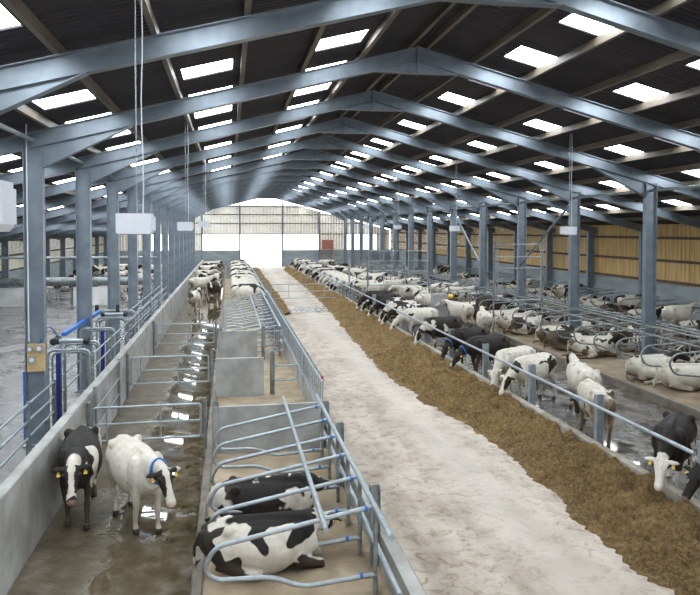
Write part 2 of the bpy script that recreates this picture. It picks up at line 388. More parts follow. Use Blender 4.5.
# ------------------------------------------------------------------ hanging white boxes
def hang():
    r=empty('hanging_lamp')
    b=MB(); b.prism([(-.2,.19),(.2,.19),(.2,-.03),(.18,-.05),(-.18,-.05),(-.2,-.03)],-.14,.14); b.build('housing',M['white'],r)
    b=MB(); b.cbox(.21,0,.07,.03,.2,.17); b.build('end_cap',M['white'],r)
    return r
HB=[(-1.10,8.1,4.70,'left row, nearest whole one'),(-1.24,3.3,4.74,'cut by the left edge of the picture'),(-1.2,18.6,4.72,'left row, second back'),(-1.0,26.5,4.85,'left row, third back'),
    (10.2,18.6,4.60,'right row, nearest'),(10.0,28.3,4.68,'right row, second from the front'),(9.9,38.1,4.78,'right row, third from the front'),(10.0,47.8,4.8,'right row, fourth from the front')]
h0=None
for i,(x,y,z,l) in enumerate(HB):
    o=hang() if h0 is None else copy_tree(h0)
    if h0 is None: h0=o
    o.location=(x,y,z); tag(o,f"white box lamp hung on two thin wires, {l}",'lamp','white box lamps hung from the roof')
for i,(x,y,z,l) in enumerate(HB):
    b=MB()
    zt=zroof(x)+.1-z
    b.tube([(.02,0,.18),(.02,0,zt)],.009,6); b.build('wire',M['galv'],None).parent=[q for q in bpy.data.objects if q.name.startswith('hanging_lamp')][i]
    b=MB(); pts=[(.09+.01*math.sin(k*1.3),0,.18+(zt-.18)*k/8) for k in range(9)]; b.tube(pts,.008,6)
    b.build('wire',M['white'],None).parent=[q for q in bpy.data.objects if q.name.startswith('hanging_lamp')][i]

# ------------------------------------------------------------------ silage
def edge(y):
    pts=[(-4,6.0),(6,5.6),(10,5.5),(11.6,5.7),(13.8,5.7),(17.4,5.2),(20.6,4.95),(24,5.05),(28.7,5.2),(36,5.6),(45,5.9),(55,6.1),(80,6.3)]
    for (a,p),(c,q) in zip(pts,pts[1:]):
        if a<=y<=c: return p+(q-p)*(y-a)/(c-a)
    return 6
def heap(name,y0,y1,dy,nx,efn,xe,hmax,label):
    b=MB(); vs=[];fs=[]; ny=int((y1-y0)/dy)
    for j in range(ny+1):
        y=y0+dy*j; e=efn(y)+noise.noise(Vector((y*.9,0,7)))*.22+noise.noise(Vector((y*3.1,0,2)))*.12+noise.noise(Vector((y*9,0,2)))*.1
        for i in range(nx+1):
            t=i/nx; x=e+(xe-e)*t
            x+=(noise.noise(Vector((x*5,y*5,8)))*.08+noise.noise(Vector((x*14,y*14,3)))*.03)*(1 if t>.06 else 0)
            prof=min(1,t*2.0)*min(1,(1-t)*9+.75)*(.62+.38*math.sin(min(1,t*1.25)*PI*.5))
            h=hmax*prof*(.8+.45*noise.noise(Vector((x*1.1,y*.8,0))))+.20*min(1,t*6)*noise.noise(Vector((x*2.2,y*2.2,1)))+.14*min(1,t*8)*noise.noise(Vector((x*7,y*7,4)))+.03*noise.noise(Vector((x*19,y*19,4)))
            vs.append((x,y,max(h,.004+.02*min(1,t*8)) if t>0 else -.01))
    for j in range(ny):
        for i in range(nx):
            a=j*(nx+1)+i; fs.append((a,a+1,a+nx+2,a+nx+1))
    b.add(vs,fs,True); return tag(b.build(name,M['silage']),label,'silage',kind='stuff')
heap('silage',5,24,.05,56,edge,7.3,.36,'long brown heap of chopped silage along the feed rail')
heap('silage',24,78,.12,30,edge,7.3,.38,'far stretch of brown silage along the feed rail')
heap('silage',36,78,.12,16,lambda y:2.45,3.35,.22,'thin brown silage strip on the far left side of the passage')
bpy.data.objects['silage.002'].location=(0,0,0)

# ------------------------------------------------------------------ feed fence (right)
def fence(x,ys,rails,name,label,r=.035,post=(.09,.13),zt=1.2,mp='galv',z0=0):
    root=empty(name,(x,ys[0],0))
    for z in rails:
        b=MB(); b.tube([(0,-.05,z),(0,ys[-1]-ys[0]+.05,z)],r,8); b.build('rail',M['galv'],root)
    pm=None
    for y in ys:
        b=MB(); ibeam(b,(post[1]/2,0,z0),(post[1]/2,0,zt),post[1],post[0],.012,.01,up=Vector((-1,0,0)))
        o=b.build('post',M[mp],root); o.location=(.06,y-ys[0],0)
    return tag(root,label,'fence')
ys=[9.35+3.05*k for k in range(21)]
fence(7.3,ys,[1.13],'feed_rail_fence','single-rail steel feed fence with short posts beside the silage',.036,post=(.12,.16),zt=1.3,z0=.1)
# ------------------------------------------------------------------ passage gate
def hurdle(name,x0,x1,y,zs,uprights,label,r=.024,mt='galv',legs=True,cat='gate',group=None,along='x'):
    root=empty(name,(x0,y,0)); L=x1-x0
    def P(a,z): return (a,0,z) if along=='x' else (0,a,z)
    for z in zs[1:-1]:
        b=MB(); b.tube([P(0,z),P(L,z)],r*.85,8); b.build('rail',M[mt],root)
    b=MB(); b.tube(rnd([P(L/2,zs[0]),P(0,zs[0]),P(0,zs[-1]),P(L,zs[-1]),P(L,zs[0]),P(L/2,zs[0])],.06),r,8); b.build('outer_frame',M[mt],root)
    for u in uprights:
        b=MB(); b.tube([P(L*u,zs[0]),P(L*u,zs[-1])],r*.85,8); b.build('upright',M[mt],root)
    if legs:
        for a in (-.09,L+.09):
            b=MB(); b.tube([P(a,0),P(a,zs[-1]+.12 if zs[-1]>zs[0] else zs[0]+.12)],.04,8); b.build('hanging_post',M['galvd'],root)
            b=MB(); b.cbox(*P(a+(.045 if a<0 else -.045),zs[0]-.0),.09,.06,.06); b.build('hinge',M['galvd'],root)
    return tag(root,label,cat,group)
hurdle('passage_gate',2.6,7.2,42,[.3,.75,1.2],[.25,.5,.75],'galvanised tube gate closed across the feed passage')
b=MB(); b.cbox(0,0,1.35,.1,.1,2.7); o=b.build('gate_post',M['galv']); o.location=(7.62,41.6,0); tag(o,'tall slim post at the right end of the passage gate','post')
hurdle('alley_gate',-2.72,-.6,13.8,[.42,.76,1.1],[.12,.62],'three-rail gate across the slurry alley directly behind the two cows',group='gates across the slurry alley')
hurdle('alley_gate',-2.72,-.6,19.0,[.38,.75,1.12],[.12,.6],'three-rail gate across the slurry alley, second from the two cows',group='gates across the slurry alley')
hurdle('alley_gate',-2.72,-.6,25.5,[.38,.75,1.12],[.12,.6],'three-rail gate across the slurry alley, third from the two cows',group='gates across the slurry alley')
hurdle('tall_pen_gate',7.7,11.1,35.9,[1.6,2.4,2.95,3.5],[.25,.62],'tall galvanised pen barrier standing above the standing cows',group='tall pen barriers')
hurdle('tall_pen_gate',11.5,13.6,27.2,[1.6,3.0,3.5,4.05],[.05],'tall galvanised pen barrier beside the column right of centre',group='tall pen barriers')
b=MB(); b.prism([(-.35,0),(.35,0),(.35,1.5),(.3,1.55),(-.3,1.55),(-.35,1.5)],-.3,.3); o=b.build('concrete_block',M['panel']); o.location=(10.2,31.0,0)
tag(o,'squat concrete block standing among the cows in the right alley','block')
r=empty('cow_brush',(10.95,31.8,0)); b=MB(); b.tube([(0,0,0),(0,0,1.9)],.05,8); b.build('stand',M['galvd'],r)
b=MB(); b.tube([(-.15,0,1.3),(.18,0,1.32)],[.12,.13],12); b.build('brush',M['yellow'],r); tag(r,'yellow roller cow brush on a post beside the concrete block','brush')

# ------------------------------------------------------------------ left low wall
b=MB(); b.prism([(-3.02,-.12),(-2.85,-.12),(-2.87,1.28),(-2.89,1.3),(-3.02,1.3),(-3.04,1.28)],-3,76); struct(b.build('wall_pen',M['wallc']))
# rails on top of / beside the low wall
def run(name,x,y0,y1,zs,posts,label,r=.024,cat='railing',pz=0,ph=None,pm='galvd',group=None):
    root=empty(name,(x,y0,0))
    for z in zs:
        b=MB(); b.tube([(0,0,z),(0,y1-y0,z)],r,8); b.build('rail',M['galv'],root)
    for p in posts:
        b=MB(); b.cbox(0,p-y0,(pz+(ph or zs[-1]+.05))/2,.07,.07,(ph or zs[-1]+.05)-pz); b.build('post',M[pm],root)
    return tag(root,label,cat,group)
run('yard_railing',-3.90,5.0,15.6,[.62,.95,1.28],[6.2,9.0,11.3,13.6,15.55],'three-rail tube railing in front of the first left column')
run('yard_railing',-3.90,24.2,40,[.55,.88,1.2,1.5],[24.3,27.5,31,35,38.5],'four-rail tube railing running back past the left columns')
run('race_side_railing',-4.2,16.2,23.4,[.6,1.0,1.4],[17.8,20.6,22.6],'three-rail side of the cattle race below the blue bar')
run('wall_top_railing',-3.1,15.6,34,[1.55,1.85],[15.7,18,21,24,27,30,33.9],'two-rail tube railing along the outer face of the low wall',.02,pz=.0,ph=1.9)
run('wall_inner_railing',-2.8,14.4,17.4,[.5,.9,1.35],[14.4,17.4],'short hinged tube railing flat against the inner face of the low wall')
# race hoops
hp=None
for i,y in enumerate((15.95,17.1,19.3,21.6,23.4)):
    r=empty('race_hoop',(-4.13,y,0)); w=.92
    b=MB(); b.tube(rnd([(0,0,0),(0,0,1.92),(w,0,1.92),(w,0,0)],.16),.032,8); b.build('outer_hoop',M['galv'],r)
    b=MB(); b.tube(rnd([(.07,.12,.2),(.07,.12,1.84),(w-.07,.12,1.84),(w-.07,.12,.2)],.16),.022,8); b.build('inner_hoop',M['galvd'],r)
    tag(r,f"rounded galvanised hoop over the cattle race, {ordn(i+1)} from the front",'hoop','hoops over the cattle race')
for i,(x,y) in enumerate(((-3.98,16.3),(-3.62,19.8))):
    b=MB(); b.cbox(0,0,.95,.10,.10,1.9); o=b.build('sliding_post',M['darkblue']); o.location=(x,y,0)
    tag(o,('dark blue upright bar of the nearest race gate','dark blue upright bar of the farther race gate')[i],'post')
def cyl(x,y,z,l,label,blue):
    r=empty('pneumatic_ram',(x,y,z)); b=MB(); b.tube([(0,-l/2,0),(0,l/2,0)],.055,12); b.build('barrel',M['blue'] if blue else M['galv'],r)
    for s in (-1,1):
        b=MB(); b.tube([(0,s*l/2-.06,0),(0,s*l/2+.06,0)],.085,12); b.build('end_cap',M['black'],r)
    return tag(r,label,'gate ram')
cyl(-4.15,16.75,2.02,.35,'short blue ram with black end cap at the front of the race',True)
o=cyl(-3.75,16.6,2.02,.7,'grey ram with black end caps lying across the nearest hoop',False); o.rotation_euler.z=PI/2*.92
o=cyl(-3.6,21.66,2.02,.7,'grey ram with black end caps lying across a farther hoop',False); o.rotation_euler.z=PI/2*.92
b=MB(); b.box(-.05,.05,0,4.6,-.05,.05); o=b.build('blue_beam',M['blue']); o.location=(-4.1,17.3,2.08); tag(o,'long light blue bar running above the cattle race','bar')
r=empty('roller_assembly',(-3.95,22.3,1.95)); b=MB(); b.tube([(0,0,-1.95),(0,0,.1)],.04,8); b.build('stand',M['galvd'],r); b=MB(); b.tube([(-.3,0,.1),(.35,0,.1)],.05,10); b.build('shaft',M['galvd'],r)
for s in (-.3,.35):
    b=MB(); b.tube([(s,0,.02),(s,0,.3)],.06,10); b.build('knuckle',M['black'],r)
tag(r,'dark knuckled bracket at the far end of the blue bar','bracket')
# control board on the first left column
cb=empty('control_board',(-4.12,Y0-.14,1.98)); b=MB(); b.box(-.17,.20,-.02,0,-.33,.27); b.build('board',M['ply'],cb)
for x,z,s in ((-.1,.16,.07),(.09,.17,.08),(-.06,-.07,.085)):
    b=MB(); b.cbox(x,-.05,z,s*1.6,.06,s*1.7); g=b.build('switch_box',M['galv'],cb)
    b=MB(); b.tube([(x,-.08,z),(x,-.095,z)],s*.55,14); b.build('dial',M['white'],g)
tag(cb,'plywood control board with dials fixed to the first left column','control board')
b=MB(); b.tube([(-.24,0,-.25),(-.24,0,-1.8)],.022,8); o=b.build('supply_pipe',M['blue']); o.location=(-4.12,Y0-.14,1.9); tag(o,'blue supply pipe running down the first left column','pipe')
b=MB(); b.tube([Vector((-4.05,Y0-.15,2.25)).lerp(Vector((-4.12,16.7,2.15)),t)+Vector((0,0,.28*math.sin(PI*t))) for t in [k/10 for k in range(11)]],.018,6); tag(b.build('air_hose',M['blue']),'curved blue air hose from the control board to the race ram','hose')
b=MB(); b.tube([(0,0,2.3),(0,0,7.0)],.015,6); o=b.build('conduit',M['white']); o.location=(-4.25,Y0-.14,0); tag(o,'thin pale conduit running up the first left column','conduit')

# ------------------------------------------------------------------ left cross wall and far-left gear
r=empty('cross_wall',(-14.1,42.6,0)); b=MB(); b.box(0,1.75,0,.2,0,1.15); b.build('panel',M['white_wall'],r); b=MB(); b.box(4.6,6.9,0,.2,0,1.15); b.build('panel',M['white_wall'],r)
b=MB(); b.tube([(0,.1,1.5),(9.3,.1,1.5)],.27,14); b.build('roller_pipe',M['galvd'],r)
tag(r,'whitewashed low wall with thick dark pipe above, across the yard','low wall')
hurdle('yard_gate',-12.1,-9.7,42.7,[.2,.5,.8,1.1],[.5],'tube gate filling the gap in the whitewashed wall towards the left columns')
b=MB(); b.tube([(XOL,39.5,3.1),(XL,39.5,3.1)],.07,8); tag(b.build('overhead_pipe',M['galv']),'pale overhead pipe crossing high above the whitewashed wall','pipe')

# ------------------------------------------------------------------ left cubicles
def post_panel(name,x0,x1,y,z1,label,th=.1,z0=.0):
    b=MB(); b.box(x0,x1,y,y+th,z0,z1); return tag(b.build(name,M['panel']),label,'concrete panel','concrete panels between the left pens')
post_panel('concrete_partition',-.36,1.84,13.45,1.1,'grey concrete panel behind the nearest cubicle dividers')
post_panel('concrete_partition',-.37,.92,18.0,1.2,'grey concrete panel in the second pen back')
post_panel('concrete_partition',-.37,.95,22.9,1.2,'grey concrete panel closing the far cubicles')
def ipost(x,y,h,label,d=.13,w=.12,z0=0):
    b=MB(); ibeam(b,(d/2,0,z0),(d/2,0,h),d,w,.012,.01,up=Vector((-1,0,0))); o=b.build('pen_post',M['galvd']); o.location=(x,y,0); return tag(o,label,'post','steel posts along the left pens')
for x,y,h,l in ((-.42,13.5,1.22,'steel post at the alley end of the nearest concrete panel'),(1.84,13.5,1.12,'steel post at the passage end of the nearest concrete panel'),
              (1.02,18.05,1.35,'steel post beside the second concrete panel'),(1.02,22.95,1.35,'steel post beside the far concrete panel'),(-.45,22.95,1.3,'steel post at the alley end of the far concrete panel'),
              (1.78,11.35,1.3,'broad steel post between cubicle dividers at the passage edge'),(1.80,8.6,1.25,'short steel post at the passage edge at the bottom of the picture'),(1.95,18.0,1.3,'steel post in the vertical-bar barrier'),(1.95,22.9,1.3,'steel post farther along the vertical-bar barrier')):
    ipost(x,y,h,l)
hurdle('pen_gate',1.18,1.85,18.05,[.55,.95],[],'small two-rail infill between the post and the bar barrier',legs=False)
hurdle('pen_gate',1.18,1.85,22.95,[.45,.8,1.15],[.5],'small infill gate beside the far concrete panel',legs=False)
def divider(L=2.0,z0=.85,z1=1.27,lo0=.5,lo1=.62,clips=True):
    r=empty('cubicle_divider')
    # top tube, alley end bend, lower tube dipping then rising to the rear pipe
    top=[(L,0,z1),(0.0,0,z0+.05),(-.12,0,z0-.22),(0.02,0,lo0),(L*.36,0,lo0-.02),(L*.52,0,lo1-.3),(L,0,lo1-.22)]
    b=MB(); b.tube(rnd(top,.2,6),.03,8); b.build('loop',M['galv'],r)
    b=MB(); b.tube([(L-.02,0,-.15),(L-.02,0,z1)],.03,8); b.build('leg',M['galvd'],r)
    if clips:
        for z,x in ((z1-.035,L-.14),(lo1-.22,L-.2)):
            b=MB(); b.tube([(x-.02,0,z),(x+.02,0,z+.005)],.037,10); b.build('clip',M['blue'],r)
    return r
dv=None
near=[12.65,11.7,10.75,9.82,8.9,7.9]
far=[23.6+1.0*k for k in range(13)]
n=0
for y in near+far:
    n+=1
    if dv is None: dv=divider(); o=dv
    else: o=copy_tree(dv)
    o.location=(-.2,y,.15 if False else 0)
    pos=f"{ordn(near.index(y)+1)} in front of the nearest concrete panel" if y in near else f"{ordn(far.index(y)+1)} behind the far concrete panel"
    tag(o,f"galvanised looped cubicle divider with blue clips, {pos}",'cubicle divider','cubicle dividers on the left')
for i,(ya,yb) in enumerate(((7.5,13.7),(23.2,36.2))):
    b=MB(); b.tube([(1.1,ya,1.19),(1.1,yb,1.19)],.034,8); tag(b.build('neck_rail',M['galv']),('straight neck rail laid across the nearest left cubicle dividers','straight neck rail laid across the far left cubicle dividers')[i],'rail')
r=empty('cubicle_front_rail',(0,7,0))
for x,z in ((1.76,1.28),(1.86,.62)):
    b=MB(); b.tube([(x,0,z),(x,6.4,z)],.036,8); b.build('rail',M['galv'],r)
tag(r,'pair of rails holding the passage ends of the nearest dividers','rails')
r=empty('cubicle_front_rail',(0,23.1,0))
for x,z in ((1.76,1.28),(1.86,.62)):
    b=MB(); b.tube([(x,0,z),(x,13.4,z)],.036,8); b.build('rail',M['galv'],r)
tag(r,'pair of rails holding the passage ends of the far dividers','rails')
b=MB(); b.box(1.98,2.15,-3,61,-.1,.62); o=b.build('wall_plinth',M['wallc']); struct(o)
# vertical bar barrier
r=empty('bar_barrier',(2.02,14.3,0)); L=22.3
for z in (.68,1.32):
    b=MB(); b.tube([(0,0,z),(0,L,z)],.03,8); b.build('rail',M['galv'],r)
for k in range(64):
    y=.1+L/64*k
    b=MB(); b.tube([(0,y,.66),(.03,y,1.42)],.019,6); b.build('bar',M['galv'],r)
b=MB(); b.tube([(0,.02,1.40),(0,.02,1.46)],.03,8); b.build('cap',M['redcap'],r)
tag(r,'barrier of close-set upright galvanised bars along the left of the passage','barrier')
fence(2.05,[37+3.0*k for k in range(9)],[1.15],'feed_rail_fence','single-rail feed fence at the far left of the passage',.036,zt=1.2)
b=MB(); b.prism([(2.15,0),(2.45,0),(2.45,.07),(2.43,.09),(2.15,.09)],-3,61); struct(b.build('trim_passage_edge',M['kerbl']))

# ------------------------------------------------------------------ right cubicles
def divider2():
    r=empty('cubicle_divider')
    b=MB(); b.tube(rnd([(2.35,0,1.3),(.15,0,1.18),(-.05,0,.95),(.12,0,.62),(.9,0,.55),(1.3,0,.35),(2.35,0,.42)],.2,5),.028,6); b.build('loop',M['galvd'],r)
    b=MB(); b.tube([(2.33,0,-.16),(2.33,0,1.3)],.03,6); b.build('leg',M['galvd'],r)
    return r
d2=divider2()
rows=[('A',11.75,0,'row facing the wet alley',[12.2+1.25*k for k in range(40)]),('B',16.1,PI,'second row',[12.8+1.25*k for k in range(40)]),('C',18.5,0,'row against the right wall',[17.6+1.25*k for k in range(40)])]
first=True
for code,x,rz,desc,Ys in rows:
    for i,y in enumerate(Ys):
        o=d2 if first else copy_tree(d2); first=False
        o.location=(x,y,.15); o.rotation_euler.z=rz
        tag(o,f"dull grey cubicle divider, {ordn(i+1)} back in the right-hand {desc}",'cubicle divider','cubicle dividers on the right')
for i,(x,l) in enumerate(((12.95,'first'),(14.9,'second'),(19.7,'third'))):
    b=MB(); b.tube([(x,11.5,1.42),(x,66,1.42)],.03,8); tag(b.build('neck_rail',M['galvd']),f"long dull neck rail over the right-hand cubicles, {l} from the alley",'rail')
r=empty('head_rail',(0,11.5,0))
for x,z in ((13.72,1.5),(14.15,1.5),(13.93,.75)):
    b=MB(); b.tube([(x,0,z),(x,54,z)],.03,8); b.build('rail',M['galvd'],r)
tag(r,'group of rails between the two right-hand cubicle rows','rails')

# ------------------------------------------------------------------ cows
def loft(b,pts,rad,side=None,n=16,sq=0):
    pts=[Vector(p) for p in pts]; N_=len(pts); rings=[]
    for i,p in enumerate(pts):
        t=(pts[min(i+1,N_-1)]-pts[max(i-1,0)]).normalized()
        s=Vector(side) if side else Vector((0,1,0)); s=(s-t*s.dot(t)).normalized(); u=t.cross(s)
        rs,rv=rad[i][:2]
        rings.append([p+s*math.cos(2*PI*k/n)*rs+u*math.sin(2*PI*k/n)*rv for k in range(n)])
    vs=[q for r in rings for q in r]+[pts[0],pts[-1]]; fs=[]
    for i in range(N_-1):
        for k in range(n): fs.append((i*n+k,i*n+(k+1)%n,(i+1)*n+(k+1)%n,(i+1)*n+k))
    a=len(vs)-2
    for k in range(n): fs.append((a,(k+1)%n,k)); fs.append((a+1,(N_-1)*n+k,(N_-1)*n+(k+1)%n))
    b.add(vs,fs,True)
def cow_mesh(name,hp,hd,lying=False,side=1,walk=0,vox=.024,neckbend=0,turn=0):
    b=MB(); hp=Vector(hp); hd=Vector(hd).normalized()
    dz=-.62 if lying else 0
    wide=1.14 if lying else 1
    prof=[(-.90,1.20,.07,.10),(-.84,1.17,.18,.20),(-.72,1.12,.26,.29),(-.55,1.08,.30,.35),(-.3,1.01,.35,.42),(0,.97,.385,.455),(.25,.985,.36,.43),(.48,1.02,.295,.385),(.66,1.06,.23,.32),(.80,1.09,.17,.24)]
    loft(b,[(x,0,z+dz) for x,z,_,_ in prof],[(ry*wide,rz*(.93 if lying else 1)) for _,_,ry,rz in prof],n=20)
    # spine ridge, hook bones, withers
    loft(b,[(-.85,0,1.30+dz),(-.5,0,1.385+dz),(0,0,1.375+dz),(.35,0,1.37+dz),(.6,0,1.36+dz),(.8,0,1.27+dz)],[(.06,.06),(.08,.07),(.07,.065),(.09,.075),(.09,.08),(.07,.08)])
    for s in (-1,1):
        b.sphere((-.52,s*.235,1.32+dz),.085); b.sphere((-.84,s*.10,1.24+dz),.07)
        b.sphere((.5,s*.2,1.08+dz),.17,sc=(1.1,.75,1.7))
        b.sphere((-.58,s*.2,1.05+dz),.2,sc=(1.1,.72,1.35))
    # neck
    n0=Vector((.60,0,1.14+dz)); mid=(n0+hp)/2+Vector((.02,neckbend,.03))
    back=hp-hd*.02
    loft(b,[n0,n0.lerp(mid,.55),mid,mid.lerp(back,.6),back],[(.20,.30),(.165,.245),(.13,.20),(.11,.165),(.095,.125)])
    # head
    s=Vector((0,1,0)) if abs(hd.y)<.5 else Vector((-hd.y,hd.x,0)).normalized()*(1)
    s=(s-hd*s.dot(hd)).normalized(); u=hd.cross(s)
    if u.z<0: u=-u; s=-s
    hl=[(-.08,.075,.085,.0),(0,.115,.12,.0),(.1,.125,.14,-.005),(.2,.108,.125,-.01),(.32,.082,.098,-.015),(.42,.074,.082,-.015),(.5,.082,.078,-.012),(.555,.068,.062,-.012),(.585,.035,.034,-.012)]
    loft(b,[hp+hd*a+u*o for a,_,_,o in hl],[(rs,rv) for _,rs,rv,_ in hl],side=s,n=16)
    for e in (-1,1):
        b.sphere(hp+hd*.13+s*(e*.11)+u*.055,.033)
        a0=hp+hd*.02+s*(e*.09)+u*.05
        loft(b,[a0,a0+s*e*.08-u*.0,a0+s*e*.16-u*.015-hd*.01,a0+s*e*.225-u*.03-hd*.0],[(.03,.025),(.055,.022),(.052,.020),(.012,.012)],side=hd,n=8)
    # legs
    if not lying:
        for e in (-1,1):
            w=walk*e
            loft(b,[(.52,e*.17,1.0),(.50,e*.19,.76),(.53+w*.3,e*.17,.46),(.52+w*.5,e*.165,.42),(.50+w*.7,e*.16,.16),(.53+w*.75,e*.16,.09),(.55+w*.8,e*.16,.0)],
                 [(.10,.15),(.085,.105),(.052,.058),(.054,.06),(.038,.042),(.05,.055),(.062,.075)],n=12)
            w=-walk*e
            loft(b,[(-.60,e*.17,1.05),(-.50,e*.21,.82),(-.62+w*.2,e*.20,.60),(-.74+w*.4,e*.19,.50),(-.72+w*.6,e*.18,.42),(-.68+w*.8,e*.18,.16),(-.66+w*.8,e*.18,.09),(-.63+w*.8,e*.18,.0)],
                 [(.13,.22),(.12,.18),(.068,.09),(.052,.07),(.046,.052),(.042,.046),(.052,.058),(.062,.075)],n=12)
        b.sphere((-.36,0,.62),.19,sc=(1.1,.85,.85))
        for e in (-1,1):
            for x in (-.28,-.42): loft(b,[(x,e*.07,.52),(x,e*.075,.42)],[(.026,.026),(.018,.018)],n=8)
        loft(b,[(-.88,0,1.28),(-.95,0,1.2),(-.96,0,.95),(-.95,.01,.75),(-.94,.02,.6),(-.94,.02,.45)],[(.04,.04),(.032,.032),(.026,.026),(.026,.026),(.045,.045),(.018,.018)],n=8)
    else:
        e=side
        loft(b,[(-.55,e*.22,.35),(-.25,e*.45,.28),(-.1,e*.55,.18),(-.35,e*.60,.10),(-.62,e*.62,.07),(-.78,e*.60,.05)],[(.16,.2),(.17,.17),(.10,.12),(.06,.07),(.045,.05),(.055,.055)],n=12)
        loft(b,[(-.6,-e*.2,.3),(-.35,-e*.3,.14),(-.1,-e*.38,.08),(-.05,-e*.36,.06)],[(.15,.2),(.1,.1),(.06,.06),(.05,.05)],n=12)
        for q in (-1,1):
            loft(b,[(.45,q*.2,.38),(.55,q*.24,.16),(.88,q*.22,.10),(.92,q*.2,.075),(.68,q*.17,.06),(.58,q*.16,.05)],[(.14,.17),(.10,.10),(.062,.065),(.06,.06),(.045,.045),(.05,.05)],n=12)
        b.sphere((-.45,e*.2,.16),.2,sc=(1.2,.9,.7))
        loft(b,[(-.9,0,.62),(-.99,e*.03,.4),(-1.0,e*.1,.12),(-.95,e*.25,.05),(-.85,e*.35,.045)],[(.04,.04),(.03,.03),(.028,.028),(.035,.035),(.02,.02)],n=8)
    o=bpy.data.objects.new('tmp',b.mesh('tmp')); col.objects.link(o)
    md=o.modifiers.new('r','REMESH'); md.mode='VOXEL'; md.voxel_size=vox; md.use_smooth_shade=True
    ms=o.modifiers.new('s','SMOOTH'); ms.factor=.5; ms.iterations=3
    dg=bpy.context.evaluated_depsgraph_get(); me=bpy.data.meshes.new_from_object(o.evaluated_get(dg)); bpy.data.objects.remove(o)
    me.name=name; me.materials.clear(); me.materials.append(M['cow'])
    for p_ in me.polygons: p_.use_smooth=True
    ca=me.color_attributes.new('zone','FLOAT_COLOR','POINT')
    for i,v in enumerate(me.vertices):
        p_=v.co; d=p_-hp; a=d.dot(hd); sd=d.dot(s); uu=d.dot(u); r_=(d-hd*a).length
        R,G,B=.5,0,0
        if -.12<a<.62 and r_<.36 and p_.x>.75:
            bl=.045+.02*noise.noise(Vector((a*9,0,0)))
            R=.98 if abs(sd)>bl or uu<-.02 else .0
            if abs(sd)>.14: R=1
            if a>.40: R=.0
            if a>.52: G=.4
            if a<-.02 and abs(sd)<.12: R=.6
        elif not lying:
            if p_.z<.55: R=.38; 
            if p_.z<.40 and p_.x<-.9: R=.0
            if p_.z<.78 and p_.z>.40 and -.62<p_.x<-.15 and abs(p_.y)<.2: G=.55
            B=max(0,min(1,(.95-p_.z)/.6)); B=max(B,.75*max(0,min(1,(-p_.x-.35)/.4))*max(0,min(1,(1.35-p_.z)/.3)))
            if p_.z<.085: R=1.6; B=.6
        else:
            B=max(0,min(1,(.42-p_.z)/.3)); B=max(B,.7*max(0,min(1,(-p_.x-.5)/.35)))
            if p_.z<.3 and -.75<p_.x<-.2 and p_.y*side>0.05 and p_.y*side<.36: G=.35
        ca.data[i].color=(R,G,B,1)
    me['head']=list(hp)+list(hd)+list(s)+list(u)
    return me
CM={
 'feed':cow_mesh('cow_feed',(1.20,0,.88),(.62,0,-.78),walk=.12),
 'feedl':cow_mesh('cow_feedl',(1.14,.2,.84),(.55,.25,-.80),walk=-.15,neckbend=.05),
 'stand':cow_mesh('cow_stand',(1.18,0,1.42),(.86,0,-.5),walk=.15),
 'look':cow_mesh('cow_look',(1.12,.14,1.38),(.75,.5,-.42),walk=-.18,neckbend=.03),
 'low':cow_mesh('cow_low',(1.24,0,1.26),(.60,.03,-.80),walk=.14,vox=.02),
 'lowt':cow_mesh('cow_lowt',(1.12,.16,1.14),(.52,.3,-.78),walk=-.16,vox=.02,neckbend=.06),
 'graze':cow_mesh('cow_graze',(1.22,.05,.66),(.50,.05,-.86),walk=.15),
 'lieL':cow_mesh('cow_lieL',(1.06,0,.86),(.84,0,-.5),lying=True,side=1),
 'lieR':cow_mesh('cow_lieR',(1.02,-.12,.84),(.75,-.45,-.42),lying=True,side=-1),
 'curl':cow_mesh('cow_curl',(.98,.28,.50),(.35,.80,-.42),lying=True,side=1,neckbend=.12),
}
tagm={}
for k,me in CM.items():
    h=me['head']; hp,hd,s,u=[Vector(h[i:i+3]) for i in (0,3,6,9)]
    T=[]
    for e in (-1,1):
        b=MB(); c=hp+hd*.045+s*(e*.20)+u*.0
        R_=Matrix((hd,s,u)).transposed().to_4x4(); R_.translation=c
        b.box(-.0,.045,-.018,.018,-.0,.01,R_); b.box(.035,.075,-.026,.026,-.0,.01,R_); T.append(b.mesh('ear_tag',M['yellow']))
    b=MB()
    n0=Vector((.60,0,1.14 if k[:2] not in('li','cu') else .52)); ax=(hp-n0).normalized(); c=hp-ax*.17
    sd=Vector((0,1,0)); sd=(sd-ax*sd.dot(ax)).normalized(); uv=ax.cross(sd)
    b.tube([c+sd*math.cos(2*PI*i/20)*.145+uv*math.sin(2*PI*i/20)*.20 for i in range(20)],.022,6,closed=True)
    E=[]
    for e in (-1,1):
        q=MB(); q.sphere(hp+hd*.13+s*(e*.128)+u*.062,.024); E.append(q.mesh('eye',M['eye']))
    tagm[k]=(T,b.mesh('collar',M['blue']),E)
TAKEN=[]
def body_points(x,y,deg): a=math.radians(deg); return [(x+d*math.cos(a),y+d*math.sin(a)) for d in (-.6,-.1,.4,.95)]
def clear(x,y,deg): return all((p[0]-q[0])**2+(p[1]-q[1])**2>.42 for p in body_points(x,y,deg) for q in TAKEN)
